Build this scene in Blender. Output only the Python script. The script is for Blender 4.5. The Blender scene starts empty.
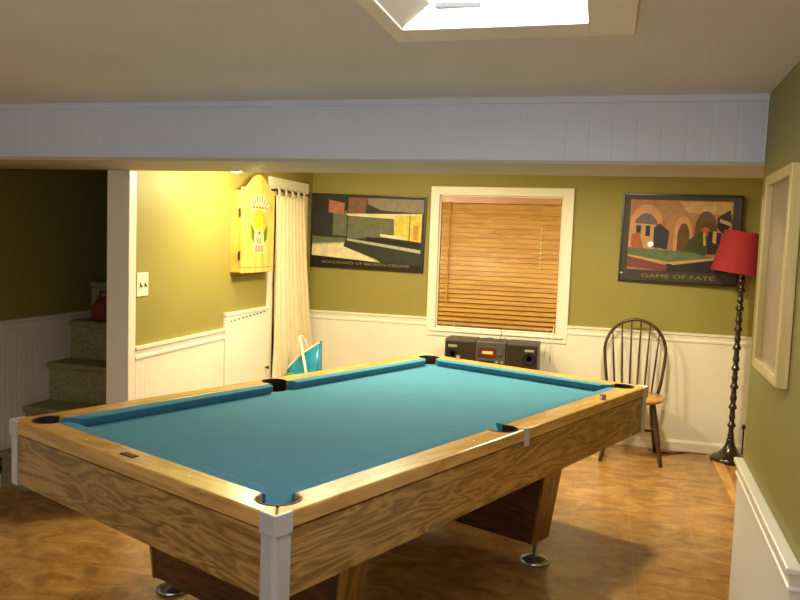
import bpy, bmesh, math, random
from mathutils import Vector, Matrix
random.seed(7)
S = bpy.context.scene
COL = S.collection
PI = math.pi

# ------------------------------------------------------------------ materials
def lin(c):
    out = []
    for v in c:
        v = v / 255.0
        out.append(v / 12.92 if v <= 0.04045 else ((v + 0.055) / 1.055) ** 2.4)
    return (out[0], out[1], out[2], 1.0)

def new_mat(name):
    m = bpy.data.materials.new(name)
    m.use_nodes = True
    nt = m.node_tree
    b = nt.nodes['Principled BSDF']
    return m, nt, b

def mat(name, rgb, rough=0.5, spec=0.5, metal=0.0, var=0.06, scale=6.0, bump=0.0, bump_scale=60.0, coat=0.0):
    """painted / plastic / cloth surface with slight procedural tone variation"""
    m, nt, b = new_mat(name)
    c = lin(rgb)
    tc = nt.nodes.new('ShaderNodeTexCoord')
    n = nt.nodes.new('ShaderNodeTexNoise')
    n.inputs['Scale'].default_value = scale
    n.inputs['Detail'].default_value = 3
    nt.links.new(tc.outputs['Object'], n.inputs['Vector'])
    r = nt.nodes.new('ShaderNodeValToRGB')
    r.color_ramp.elements[0].position = 0.3
    r.color_ramp.elements[1].position = 0.7
    r.color_ramp.elements[0].color = tuple(x * (1 - var) for x in c[:3]) + (1,)
    r.color_ramp.elements[1].color = tuple(min(1, x * (1 + var)) for x in c[:3]) + (1,)
    nt.links.new(n.outputs['Fac'], r.inputs['Fac'])
    nt.links.new(r.outputs['Color'], b.inputs['Base Color'])
    b.inputs['Roughness'].default_value = rough
    b.inputs['Specular IOR Level'].default_value = spec
    b.inputs['Metallic'].default_value = metal
    if coat:
        b.inputs['Coat Weight'].default_value = coat
        b.inputs['Coat Roughness'].default_value = 0.08
    if bump:
        n2 = nt.nodes.new('ShaderNodeTexNoise')
        n2.inputs['Scale'].default_value = bump_scale
        n2.inputs['Detail'].default_value = 4
        nt.links.new(tc.outputs['Object'], n2.inputs['Vector'])
        bp = nt.nodes.new('ShaderNodeBump')
        bp.inputs['Strength'].default_value = bump
        bp.inputs['Distance'].default_value = 0.01
        nt.links.new(n2.outputs['Fac'], bp.inputs['Height'])
        nt.links.new(bp.outputs['Normal'], b.inputs['Normal'])
    return m

def wood(name, dark, mid, light, axis='X', scale=1.0, rough=0.35, figure=1.0, coat=0.2):
    """grained wood: noise stretched along one axis, distorted into cathedral figure"""
    m, nt, b = new_mat(name)
    tc = nt.nodes.new('ShaderNodeTexCoord')
    mp = nt.nodes.new('ShaderNodeMapping')
    s = [7 * scale, 7 * scale, 7 * scale]
    s['XYZ'.index(axis)] = 1.1 * scale
    mp.inputs['Scale'].default_value = s
    nt.links.new(tc.outputs['Object'], mp.inputs['Vector'])
    n1 = nt.nodes.new('ShaderNodeTexNoise')
    n1.inputs['Scale'].default_value = 1.3
    n1.inputs['Detail'].default_value = 3
    n1.inputs['Distortion'].default_value = 0.8 * figure
    nt.links.new(mp.outputs['Vector'], n1.inputs['Vector'])
    mul = nt.nodes.new('ShaderNodeMath'); mul.operation = 'MULTIPLY'
    mul.inputs[1].default_value = 9.0 * figure
    nt.links.new(n1.outputs['Fac'], mul.inputs[0])
    fr = nt.nodes.new('ShaderNodeMath'); fr.operation = 'PINGPONG'
    fr.inputs[1].default_value = 0.5
    nt.links.new(mul.outputs[0], fr.inputs[0])
    n2 = nt.nodes.new('ShaderNodeTexNoise')
    n2.inputs['Scale'].default_value = 9
    n2.inputs['Detail'].default_value = 5
    nt.links.new(mp.outputs['Vector'], n2.inputs['Vector'])
    mix = nt.nodes.new('ShaderNodeMath'); mix.operation = 'MULTIPLY_ADD'
    mix.inputs[1].default_value = 1.25
    nt.links.new(fr.outputs[0], mix.inputs[0])
    sc = nt.nodes.new('ShaderNodeMath'); sc.operation = 'MULTIPLY'; sc.inputs[1].default_value = 0.45
    nt.links.new(n2.outputs['Fac'], sc.inputs[0])
    nt.links.new(sc.outputs[0], mix.inputs[2])
    r = nt.nodes.new('ShaderNodeValToRGB')
    e = r.color_ramp.elements
    e[0].position = 0.18; e[0].color = lin(dark)
    e[1].position = 0.85; e[1].color = lin(light)
    k = e.new(0.45); k.color = lin(mid)
    nt.links.new(mix.outputs[0], r.inputs['Fac'])
    nt.links.new(r.outputs['Color'], b.inputs['Base Color'])
    b.inputs['Roughness'].default_value = rough
    b.inputs['Coat Weight'].default_value = coat
    b.inputs['Coat Roughness'].default_value = 0.2
    return m

def beadboard(name, rgb, axis, pitch=0.05, strength=0.6, rough=0.45, groove=0.08):
    """painted tongue-and-groove panelling with vertical beads repeating along one axis"""
    m, nt, b = new_mat(name)
    c = lin(rgb)
    tc = nt.nodes.new('ShaderNodeTexCoord')
    sp = nt.nodes.new('ShaderNodeSeparateXYZ')
    nt.links.new(tc.outputs['Object'], sp.inputs[0])
    d = nt.nodes.new('ShaderNodeMath'); d.operation = 'DIVIDE'; d.inputs[1].default_value = pitch
    nt.links.new(sp.outputs['XYZ'.index(axis)], d.inputs[0])
    pp = nt.nodes.new('ShaderNodeMath'); pp.operation = 'PINGPONG'; pp.inputs[1].default_value = 0.5
    nt.links.new(d.outputs[0], pp.inputs[0])
    r = nt.nodes.new('ShaderNodeValToRGB')
    r.color_ramp.elements[0].position = 0.0; r.color_ramp.elements[0].color = (0, 0, 0, 1)
    r.color_ramp.elements[1].position = groove * 1.6; r.color_ramp.elements[1].color = (1, 1, 1, 1)
    nt.links.new(pp.outputs[0], r.inputs['Fac'])
    bp = nt.nodes.new('ShaderNodeBump')
    bp.inputs['Strength'].default_value = strength
    bp.inputs['Distance'].default_value = 0.004
    nt.links.new(r.outputs['Color'], bp.inputs['Height'])
    nt.links.new(bp.outputs['Normal'], b.inputs['Normal'])
    n = nt.nodes.new('ShaderNodeTexNoise'); n.inputs['Scale'].default_value = 3
    nt.links.new(tc.outputs['Object'], n.inputs['Vector'])
    r2 = nt.nodes.new('ShaderNodeValToRGB')
    r2.color_ramp.elements[0].color = tuple(x * 0.95 for x in c[:3]) + (1,)
    r2.color_ramp.elements[1].color = tuple(min(1, x * 1.04) for x in c[:3]) + (1,)
    nt.links.new(n.outputs['Fac'], r2.inputs['Fac'])
    nt.links.new(r2.outputs['Color'], b.inputs['Base Color'])
    b.inputs['Roughness'].default_value = rough
    return m

def floor_tile(name):
    """mottled brown vinyl tile with pale joints"""
    m, nt, b = new_mat(name)
    tc = nt.nodes.new('ShaderNodeTexCoord')
    mp = nt.nodes.new('ShaderNodeMapping')
    mp.inputs['Location'].default_value = (2.29, -2.82, 0)
    nt.links.new(tc.outputs['Object'], mp.inputs['Vector'])
    br = nt.nodes.new('ShaderNodeTexBrick')
    br.offset = 0.0
    br.inputs['Scale'].default_value = 1.0
    br.inputs['Mortar Size'].default_value = 0.0025
    br.inputs['Mortar Smooth'].default_value = 0.4
    br.inputs['Brick Width'].default_value = 0.311
    br.inputs['Row Height'].default_value = 0.311
    nt.links.new(mp.outputs['Vector'], br.inputs['Vector'])
    st = nt.nodes.new('ShaderNodeMapping')
    st.inputs['Scale'].default_value = (1.0, 1.5, 1.0)
    nt.links.new(tc.outputs['Object'], st.inputs['Vector'])
    n = nt.nodes.new('ShaderNodeTexNoise')
    n.inputs['Scale'].default_value = 6.0; n.inputs['Detail'].default_value = 7
    n.inputs['Roughness'].default_value = 0.68; n.inputs['Distortion'].default_value = 0.6
    nt.links.new(st.outputs['Vector'], n.inputs['Vector'])
    r = nt.nodes.new('ShaderNodeValToRGB')
    e = r.color_ramp.elements
    e[0].position = 0.30; e[0].color = lin((122, 88, 44))
    e[1].position = 0.74; e[1].color = lin((202, 156, 92))
    k = e.new(0.5); k.color = lin((164, 118, 62))
    nt.links.new(n.outputs['Fac'], r.inputs['Fac'])
    mx = nt.nodes.new('ShaderNodeMix'); mx.data_type = 'RGBA'
    nt.links.new(r.outputs['Color'], mx.inputs[6])
    mq = nt.nodes.new('ShaderNodeMath'); mq.operation = 'MULTIPLY'; mq.inputs[1].default_value = 0.7
    nt.links.new(br.outputs['Fac'], mq.inputs[0]); nt.links.new(mq.outputs[0], mx.inputs['Factor'])
    mx.inputs[7].default_value = lin((182, 136, 78))
    nt.links.new(mx.outputs[2], b.inputs['Base Color'])
    b.inputs['Roughness'].default_value = 0.24
    bp = nt.nodes.new('ShaderNodeBump'); bp.inputs['Strength'].default_value = 0.04
    nt.links.new(n.outputs['Fac'], bp.inputs['Height'])
    nt.links.new(bp.outputs['Normal'], b.inputs['Normal'])
    return m

def emit(name, rgb, strength):
    m, nt, b = new_mat(name)
    b.inputs['Base Color'].default_value = lin(rgb)
    b.inputs['Emission Color'].default_value = lin(rgb)
    b.inputs['Emission Strength'].default_value = strength
    return m

def glass(name):
    m, nt, b = new_mat(name)
    b.inputs['Base Color'].default_value = (0.9, 0.95, 0.95, 1)
    b.inputs['Transmission Weight'].default_value = 1.0
    b.inputs['Roughness'].default_value = 0.02
    return m

M = {}
M['olive'] = mat('olive wall paint', (148, 137, 69), 0.55, 0.35, var=0.03, scale=2.0, bump=0.03, bump_scale=120)
M['ceiling'] = mat('ceiling paint', (226, 222, 216), 0.8, 0.2, var=0.03, scale=2.0, bump=0.15, bump_scale=140)
M['white'] = mat('cream white trim paint', (238, 230, 212), 0.38, 0.5, var=0.02)
M['white_flat'] = mat('white wainscot paint', (238, 230, 212), 0.45, 0.45, var=0.02)
M['bead_y'] = beadboard('beadboard along the side wall', (238, 230, 212), 'Y', 0.042)
M['bead_x'] = beadboard('soffit beadboard', (212, 220, 236), 'X', 0.085, 0.22, groove=0.05)
M['bead_s'] = beadboard('spur beadboard', (236, 232, 220), 'Y', 0.05, 0.7)
M['soffit_under'] = mat('dull cream soffit paint', (196, 186, 166), 0.6, 0.3, var=0.02)
M['floor'] = floor_tile('mottled brown tile')
M['floor_wood'] = wood('reddish plank floor', (150, 92, 50), (176, 112, 62), (196, 132, 78), 'Y', 1.0, 0.4, 0.5)
M['oak_strip'] = wood('oak threshold', (186, 128, 66), (206, 148, 80), (222, 168, 98), 'Y', 1.0, 0.35, 0.5)
M['carpet'] = mat('olive brown stair carpet', (150, 142, 98), 0.95, 0.1, var=0.25, scale=60, bump=0.6, bump_scale=300)
M['rail_x'] = wood('oak rail top long', (178, 132, 66), (196, 152, 82), (212, 172, 102), 'X', 1.4, 0.3, 0.45, 0.25)
M['rail_y'] = wood('oak rail top short', (178, 132, 66), (196, 152, 82), (212, 172, 102), 'Y', 1.4, 0.3, 0.45, 0.25)
M['apron_x'] = wood('figured oak apron long', (116, 86, 40), (146, 110, 54), (182, 144, 80), 'X', 1.5, 0.35, 0.85, 0.2)
M['apron_y'] = wood('figured oak apron short', (116, 86, 40), (146, 110, 54), (182, 144, 80), 'Y', 1.5, 0.35, 0.85, 0.2)
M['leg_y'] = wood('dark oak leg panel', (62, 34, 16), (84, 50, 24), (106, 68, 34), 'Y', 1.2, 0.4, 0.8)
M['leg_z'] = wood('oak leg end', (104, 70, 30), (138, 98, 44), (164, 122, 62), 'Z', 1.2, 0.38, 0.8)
M['cloth'] = mat('blue green billiard cloth', (70, 126, 152), 0.9, 0.15, var=0.04, scale=5, bump=0.1, bump_scale=600)
M['pocket'] = mat('dark brown pocket liner', (44, 24, 18), 0.5, 0.4)
M['alu'] = mat('brushed aluminium', (196, 200, 208), 0.4, 0.5, metal=0.35, var=0.03, scale=30)
M['chrome'] = mat('dull chrome', (170, 178, 170), 0.25, 0.5, metal=0.9)
M['ivory'] = mat('ivory inlay', (240, 232, 214), 0.3)
M['plate'] = mat('dark brass plate', (60, 48, 34), 0.3, metal=0.6)
M['black'] = mat('black plastic', (22, 20, 18), 0.4)
M['charcoal'] = mat('charcoal grey plastic', (78, 72, 66), 0.42)
M['speaker_cloth'] = mat('speaker grille cloth', (56, 48, 36), 0.9, 0.1, bump=0.4, bump_scale=500)
M['silver'] = mat('silver plastic', (186, 180, 166), 0.3, metal=0.4)
M['display'] = mat('smoked display panel', (92, 50, 30), 0.15)
M['disp_lit'] = emit('lit amber display', (255, 150, 90), 1.0)
M['walnut'] = wood('dark stained chair wood', (46, 26, 14), (62, 36, 20), (80, 50, 28), 'Z', 2.0, 0.35, 0.5)
M['seat_wood'] = wood('honey chair seat', (186, 132, 62), (204, 152, 80), (220, 172, 100), 'X', 1.5, 0.3, 0.6)
M['lamp_dark'] = mat('dark bronze lamp post', (42, 26, 18), 0.22, 0.6, metal=0.2, var=0.2, scale=20, coat=0.5)
M['shade_red'] = mat('red fabric lampshade', (150, 44, 50), 0.8, 0.2, var=0.05, bump=0.2, bump_scale=300)
M['shade_in'] = mat('pale shade lining', (226, 196, 160), 0.8)
M['pine'] = wood('varnished pine', (222, 170, 74), (236, 188, 92), (244, 202, 112), 'Z', 1.4, 0.35, 0.4, 0.3)
M['brass'] = mat('aged brass', (92, 70, 30), 0.4, metal=0.7)
M['curtain'] = mat('cream cotton curtain', (232, 214, 176), 0.9, 0.1, var=0.04, scale=14, bump=0.15, bump_scale=250)
M['rod'] = mat('dark curtain rod', (58, 40, 24), 0.35)
M['blind'] = wood('honey wood slat', (174, 122, 46), (186, 134, 54), (198, 148, 66), 'X', 2.0, 0.5, 0.4, 0.05)
M['blind_head'] = wood('wood blind valance', (178, 122, 66), (188, 132, 74), (200, 144, 84), 'X', 1.0, 0.4, 0.3)
M['cord'] = mat('white cord', (236, 230, 214), 0.8)
M['frame_black'] = mat('black poster frame', (34, 28, 22), 0.3)
M['pale_wood'] = wood('pale limed wood', (206, 178, 108), (216, 190, 120), (224, 200, 134), 'Z', 1.2, 0.4, 0.4)
M['board'] = mat('pinkish tan backing board', (180, 154, 122), 0.5, 0.4, var=0.05, scale=9)
M['glass'] = glass('clear pane')
M['night'] = mat('dark outside', (10, 12, 16), 0.9)
M['plastic_white'] = mat('almond switch plastic', (240, 232, 206), 0.3)
M['slot'] = mat('dark slot', (30, 24, 18), 0.7)
M['bag_blue'] = mat('glossy teal blue tote', (34, 140, 178), 0.22, 0.6, var=0.35, scale=9)
M['bag_white'] = mat('white bag trim', (244, 240, 236), 0.35)
M['bag_green'] = mat('green bag print', (96, 176, 64), 0.3)
M['chalk_pink'] = mat('pinkish chalk wrapper', (196, 150, 140), 0.7)
M['chalk_blue'] = mat('grey blue chalk face', (110, 110, 120), 0.9)
M['red_cloth'] = mat('brick red fabric', (118, 46, 34), 0.9, var=0.2, scale=20)
M['grey_cloth'] = mat('grey blue fabric', (104, 108, 112), 0.9)
M['panel_light'] = emit('frosted light panel', (244, 248, 255), 11.0)
M['bulb'] = emit('lit lamp lens', (255, 226, 170), 14.0)

# ------------------------------------------------------------------ mesh helpers
def box(bm, x0, x1, y0, y1, z0, z1):
    vs = [bm.verts.new((x, y, z)) for z in (z0, z1) for y in (y0, y1) for x in (x0, x1)]
    f = []
    for q in ((0, 2, 3, 1), (4, 5, 7, 6), (0, 1, 5, 4), (2, 6, 7, 3), (0, 4, 6, 2), (1, 3, 7, 5)):
        f.append(bm.faces.new([vs[i] for i in q]))
    return f

def loft(bm, sections, closed=True, caps=True):
    """sections: lists of points of equal count"""
    rings = [[bm.verts.new(p) for p in s] for s in sections]
    n = len(rings[0])
    fs = []
    for a, b in zip(rings, rings[1:]):
        for i in range(n if closed else n - 1):
            j = (i + 1) % n
            fs.append(bm.faces.new((a[i], a[j], b[j], b[i])))
    if caps and closed:
        fs.append(bm.faces.new(rings[0][::-1])); fs.append(bm.faces.new(rings[-1]))
    return fs

def prism(bm, poly, a0, a1, f):
    """extrude a 2D outline between a0 and a1; f(u, v, a) gives the 3D point"""
    return loft(bm, [[f(u, v, a0) for u, v in poly], [f(u, v, a1) for u, v in poly]])

def lathe(bm, prof, cx=0, cy=0, seg=24, mtx=None):
    rings = []
    for r, z in prof:
        ring = []
        for i in range(seg):
            a = 2 * PI * i / seg
            p = Vector((cx + max(r, 1e-4) * math.cos(a), cy + max(r, 1e-4) * math.sin(a), z))
            if mtx is not None: p = mtx @ p
            ring.append(p)
        rings.append(ring)
    return loft(bm, rings)

def tube(bm, pts, r, seg=8):
    pts = [Vector(p) for p in pts]
    n = len(pts)
    rs = r if isinstance(r, (list, tuple)) else [r] * n
    up = None
    rings = []
    for i, p in enumerate(pts):
        t = (pts[min(i + 1, n - 1)] - pts[max(i - 1, 0)]).normalized()
        if up is None:
            up = t.orthogonal().normalized()
        up = (up - t * up.dot(t))
        if up.length < 1e-6: up = t.orthogonal()
        up.normalize()
        w = t.cross(up)
        rings.append([p + rs[i] * (math.cos(2 * PI * k / seg) * up + math.sin(2 * PI * k / seg) * w) for k in range(seg)])
    return loft(bm, rings)

def obj(name, bm, m, parent=None, bevel=0.0, smooth=False, mats=None, seg=2):
    bmesh.ops.recalc_face_normals(bm, faces=bm.faces[:])
    me = bpy.data.meshes.new(name)
    bm.to_mesh(me); bm.free()
    for x in (mats or [m]):
        me.materials.append(x)
    if smooth:
        for p in me.polygons: p.use_smooth = True
    o = bpy.data.objects.new(name, me)
    COL.objects.link(o)
    if parent is not None: o.parent = parent
    if bevel:
        b = o.modifiers.new('edge', 'BEVEL'); b.width = bevel; b.segments = seg
        b.limit_method = 'ANGLE'; b.angle_limit = math.radians(40)
        b.harden_normals = False
    return o

def BM(): return bmesh.new()

def bx(*a):
    bm = BM(); box(bm, *a); return bm

def empty(name, loc=(0, 0, 0), rz=0.0):
    o = bpy.data.objects.new(name, None); COL.objects.link(o)
    o.location = loc; o.rotation_euler = (0, 0, rz); o.empty_display_size = 0.1
    return o

def tag(o, label, cat, group=None):
    o['label'] = label; o['category'] = cat
    if group: o['group'] = group
    return o

def struct(name, bm, m, label=None, cat=None, **k):
    o = obj(name, bm, m, **k)
    o['kind'] = 'structure'
    if label: o['label'] = label
    if cat: o['category'] = cat
    return o

def text_mesh(name, body, size, m, parent=None, mw=None, extrude=0.0004, spacing=1.0, width=None):
    cu = bpy.data.curves.new(name, 'FONT')
    cu.body = body; cu.size = size; cu.align_x = 'CENTER'; cu.align_y = 'CENTER'
    cu.extrude = extrude; cu.space_character = spacing; cu.resolution_u = 3
    t = bpy.data.objects.new(name, cu)
    COL.objects.link(t)
    bpy.context.view_layer.update()
    dg = bpy.context.evaluated_depsgraph_get()
    me = bpy.data.meshes.new_from_object(t.evaluated_get(dg))
    bpy.data.objects.remove(t); bpy.data.curves.remove(cu)
    if width:
        xs = [v.co.x for v in me.vertices]; w = max(xs) - min(xs)
        for v in me.vertices: v.co.x *= width / w
    if mw is not None: me.transform(mw)
    me.materials.clear(); me.materials.append(m)
    me.name = name
    o = bpy.data.objects.new(name, me); COL.objects.link(o)
    if parent is not None: o.parent = parent
    return o

# ------------------------------------------------------------------ room constants (metres; camera stands at x=0, y=0)
YB = 5.954            # face of the far wall
XL = -2.38            # face of the left wall of the games area
XS = -3.27            # face of the stairwell's outer wall
CF = 2.035            # ceiling height
SF, SBK, SZ = 2.95, 3.42, 1.787   # soffit front, back and underside
LX, LY0, LY1, LZ = (-0.549, -0.075), 1.15, 1.972, CF     # recess of the ceiling light panel

# floor
struct('floor', bx(-3.4, 0.80, -3.0, 6.1, -0.1, 0.0), M['floor'], 'mottled brown tile floor of the games room', 'floor')
struct('floor_boards', bx(0.868, 2.2, -3.0, 6.1, -0.1, 0.0), M['floor_wood'], 'reddish plank floor beyond the oak strip at the right', 'floor')
struct('trim_1', bx(0.80, 0.868, -3.0, 6.1, -0.1, 0.006), M['oak_strip'], 'pale oak threshold strip along the edge of the tile floor', 'trim')

# ceiling with a rectangular recess for the light panel
bm = BM()
box(bm, -3.4, LX[0], -3.0, 6.1, CF, CF + 0.12)
box(bm, LX[1], 2.2, -3.0, 6.1, CF, CF + 0.12)
box(bm, LX[0], LX[1], LY1, 6.1, CF, CF + 0.12)
box(bm, LX[0], LX[1], -3.0, LY0, CF, CF + 0.12)
struct('ceiling', bm, M['ceiling'], 'low off-white ceiling', 'ceiling')

# soffit beam faced with beadboard
bm = BM()
box(bm, -3.27, 2.2, SF, SBK, SZ + 0.012, CF)
struct('wall_soffit', bm, M['bead_x'], 'dropped soffit faced with vertical beadboard across the room', 'soffit')
struct('trim_2', bx(-3.27, 2.2, SF - 0.006, SBK + 0.004, SZ, SZ + 0.014), M['soffit_under'], 'cream underside board of the soffit', 'trim')
struct('trim_3', bx(-3.27, 2.2, SF - 0.014, SF, CF - 0.022, CF), M['bead_x'], 'narrow strip where the soffit meets the ceiling', 'trim')

# far wall with the window opening
WX0, WX1, WZ0, WZ1 = -1.298, -0.340, 0.80, 1.852
bm = BM()
box(bm, -3.4, WX0, YB, YB + 0.12, 0, CF)
box(bm, WX1, 2.2, YB, YB + 0.12, 0, CF)
box(bm, WX0, WX1, YB, YB + 0.12, 0, WZ0)
box(bm, WX0, WX1, YB, YB + 0.12, WZ1, CF)
struct('wall_back', bm, M['olive'], 'olive green far wall with the window', 'wall')

def rail_profile(bm, f, a0, a1, top=0.878, depth=0.026):
    """chair rail: f(out, z, a)"""
    p = [(0, top), (depth, top), (depth, top - 0.014), (depth * 0.62, top - 0.022), (depth * 0.5, top - 0.045), (depth * 0.75, top - 0.052), (depth * 0.75, top - 0.066), (0, top - 0.07)]
    prism(bm, p, a0, a1, f)

# far wall wainscot, either side of and below the window
CX0, CX1 = -1.368, -0.262       # outer edges of the window casing
bm = BM()
box(bm, XL, CX0, YB - 0.012, YB, 0.0, 0.83)
box(bm, CX1, 1.6, YB - 0.012, YB, 0.0, 0.83)
box(bm, CX0, CX1, YB - 0.012, YB, 0.0, 0.735)
struct('wall_back_wainscot', bm, M['white_flat'], 'smooth cream wainscot along the far wall', 'wainscot')
bm = BM()
for a, b in ((XL, CX0), (CX1, 1.6)):
    rail_profile(bm, lambda o, z, x: (x, YB - o, z), a, b)
struct('trim_4', bm, M['white'], 'cream chair rail on the far wall', 'trim')
bm = BM()
prism(bm, [(0, 0), (0.026, 0), (0.026, 0.06), (0.018, 0.07), (0.012, 0.08), (0, 0.08)], XL, 1.6, lambda o, z, x: (x, YB - o, z))
struct('baseboard_back', bm, M['white'], 'cream baseboard along the far wall', 'baseboard')

# left wall of the games area (ends in a cased edge beside the stairs), with a doorway
DY0, DY1, DZ = 5.175, 5.705, 1.832
bm = BM()
box(bm, XL - 0.12, XL, 3.435, DY0, 0, CF)
box(bm, XL - 0.12, XL, DY1, YB, 0, CF)
box(bm, XL - 0.12, XL, DY0, DY1, DZ, CF)
struct('wall_left', bm, M['olive'], 'olive left wall under the spotlight', 'wall')
bm = BM()
box(bm, XL - 0.116, XL + 0.003, 3.418, 3.436, 0, SZ)
box(bm, XL, XL + 0.016, 3.418, 3.482, 0, SZ)
struct('trim_5', bm, M['white'], 'white cased end of the left wall at the stair opening', 'trim', bevel=0.004)
struct('wall_left_wainscot', bx(XL, XL + 0.012, 3.482, 4.455, 0, 0.83), M['bead_y'], 'cream beadboard wainscot on the left wall', 'wainscot')
bm = BM()
rail_profile(bm, lambda o, z, y: (XL + o, y, z), 3.482, 4.455, top=0.872)
struct('trim_6', bm, M['white'], 'cream chair rail on the left wall', 'trim')
# door casing and the dark closet behind
bm = BM()
box(bm, XL, XL + 0.02, 5.098, DY0, 0, 1.905)
box(bm, XL, XL + 0.02, DY1, 5.81, 0, 1.905)
box(bm, XL, XL + 0.022, 5.09, 5.818, DZ, 1.908)
box(bm, XL - 0.12, XL + 0.004, DY0, DY0 + 0.015, 0, DZ)
box(bm, XL - 0.12, XL + 0.004, DY1 - 0.015, DY1, 0, DZ)
struct('door_1', bm, M['white'], 'white doorway casing behind the cream curtain', 'doorway', bevel=0.004)
bm = BM()
box(bm, XL - 0.72, XL - 0.70, 5.0, 5.954, 0, CF)
struct('wall_closet', bm, M['olive'], 'back of the dark closet behind the curtain', 'wall')
struct('wall_stair_back', bx(XS, XL - 0.12, 4.96, 5.0, 0, CF), M['olive'], 'dark wall at the head of the stairs', 'wall')

# stairwell outer wall with beadboard
struct('wall_stair', bx(XS - 0.1, XS, -3.0, 6.1, 0, CF), M['olive'], 'dark olive stairwell wall', 'wall')
struct('wall_stair_wainscot', bx(XS, XS + 0.012, -3.0, 4.95, 0, 0.915), M['bead_y'], 'beadboard wainscot on the stairwell wall', 'wainscot')
bm = BM()
rail_profile(bm, lambda o, z, y: (XS + o, y, z), -3.0, 4.95, top=0.95)
struct('trim_7', bm, M['white'], 'chair rail on the stairwell wall', 'trim')
# carpeted stairs
bm = BM()
ny = [3.50, 3.69, 3.889, 4.085, 4.285]
nz = [0.21, 0.433, 0.665, 0.904, 1.14]
for i in range(5):
    y, z = ny[i], nz[i]
    z0 = 0 if i == 0 else nz[i - 1] - 0.02
    y1 = 4.95
    poly = [(y + 0.02, z0), (y + 0.02, z - 0.04), (y, z - 0.03), (y - 0.006, z - 0.015), (y, z - 0.004), (y + 0.012, z), (y1, z), (y1, z0)]
    prism(bm, poly, XS + 0.013, XL - 0.121, lambda u, v, a: (a, u, v))
struct('stairs', bm, M['carpet'], 'carpeted stairs in the dark stairwell', 'stairs')

# right spur wall close to the camera
def spur(y):            # x of its face
    return 0.517 - (2.951 - y) * (0.517 - 0.488) / (2.951 - 1.99)
SY0, SY1 = 1.975, 2.951
CZ = 0.741
bm = BM()
poly = [(spur(SY0), SY0), (spur(SY1), SY1), (spur(SY1) + 0.12, SY1), (spur(SY0) + 0.12, SY0 + 0.12), (1.6, SY0 + 0.12), (1.6, SY0)]
prism(bm, poly, 0, CF, lambda u, v, a: (u, v, a))
struct('wall_right', bm, M['olive'], 'olive spur wall at the right with the empty display frame', 'wall')
bm = BM()
d = 0.022
poly = [(spur(SY0) - d, SY0 - d), (spur(SY1) - d + 0.006, SY1), (spur(SY1), SY1), (spur(SY0), SY0), (1.6, SY0), (1.6, SY0 - d)]
prism(bm, poly, 0, CZ - 0.05, lambda u, v, a: (u, v, a))
struct('wall_right_wainscot', bm, M['bead_s'], 'white beadboard wainscot on the right spur wall', 'wainscot')
bm = BM()
for dd, z0, z1 in ((0.031, CZ - 0.062, CZ - 0.05), (0.026, CZ - 0.05, CZ - 0.018), (0.038, CZ - 0.018, CZ)):
    poly = [(spur(SY0) - dd, SY0 - dd), (spur(SY1) - dd + 0.006, SY1), (spur(SY1), SY1), (spur(SY0), SY0), (1.6, SY0), (1.6, SY0 - dd)]
    prism(bm, poly, z0, z1, lambda u, v, a: (u, v, a))
struct('trim_8', bm, M['white'], 'white cap rail along the right spur wall', 'trim', bevel=0.004)
# far right side wall and the walls behind the camera
struct('wall_east', bx(1.6, 1.7, -3.0, 6.1, 0, CF), M['olive'], 'right-hand outer wall of the room', 'wall')
struct('wall_front', bx(-3.4, 1.7, -3.1, -3.0, 0, CF), M['white_flat'], 'wall behind the photographer', 'wall')

# ------------------------------------------------------------------ ceiling light panel
t = empty('ceiling_light', (-0.3, 1.6, CF))
tag(t, 'bright white frosted light panel recessed in the ceiling', 'ceiling light')
def at(parent, o):      # keep world-built meshes under an Empty that stands elsewhere
    o.parent = parent
    o.matrix_parent_inverse = Matrix.LocRotScale(parent.location, parent.rotation_euler, None).inverted()
    return o
bm = BM()
z0, z1 = CF - 0.007, CF
box(bm, -0.592, LX[0], LY0 - 0.1, 2.088, z0, z1)
box(bm, LX[1], 0.038, LY0 - 0.1, 2.088, z0, z1)
box(bm, LX[0], LX[1], LY1, 2.088, z0, z1)
box(bm, LX[0], LX[1], LY0 - 0.1, LY0, z0, z1)
at(t, obj('casing', bm, M['white'], bevel=0.002))
bm = BM()
vs = [(LX[0], LY0, CF), (LX[0], LY1, CF), (-0.455, LY1 - 0.09, CF + 0.03), (-0.455, LY0, CF + 0.03)]
loft(bm, [vs, [(x, y, z + 0.008) for x, y, z in vs]])
at(t, obj('side_board', bm, M['white']))
at(t, obj('diffuser', bx(LX[0], LX[1], LY0, LY1, CF + 0.045, CF + 0.055), M['panel_light']))
bm = BM()
vs = [(-0.449, 1.905, CF + 0.03), (-0.449, 1.93, CF + 0.03), (-0.335, 1.925, CF + 0.03), (-0.335, 1.918, CF + 0.03)]
loft(bm, [vs, [(x, y, z + 0.01) for x, y, z in vs]])
at(t, obj('dark_wedge', bm, M['charcoal']))  # thin dark wedge near the panel's far edge

# ------------------------------------------------------------------ spotlight by the left wall
t = empty('ceiling_spotlight', (-2.13, 4.12, CF))
tag(t, 'small lit ceiling spotlight just below the soffit edge by the left wall', 'spotlight')
bm = BM(); lathe(bm, [(0.0, 0.0), (0.055, 0.0), (0.055, -0.018), (0.0, -0.02)], seg=20); obj('mounting_plate', bm, M['white'], t, smooth=False)
bm = BM(); tube(bm, [(0, 0, -0.015), (0, 0, -0.1)], 0.009, 10); obj('stem', bm, M['white'], t)
bm = BM(); lathe(bm, [(0.0, -0.085), (0.022, -0.088), (0.034, -0.11), (0.04, -0.172), (0.036, -0.172), (0.03, -0.12), (0.0, -0.112)], seg=20); obj('lamp_head', bm, M['white'], t, smooth=True)
bm = BM(); lathe(bm, [(0.0, -0.16), (0.034, -0.165), (0.033, -0.186), (0.0, -0.194)], seg=20); obj('lens', bm, M['bulb'], t, smooth=True)

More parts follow.
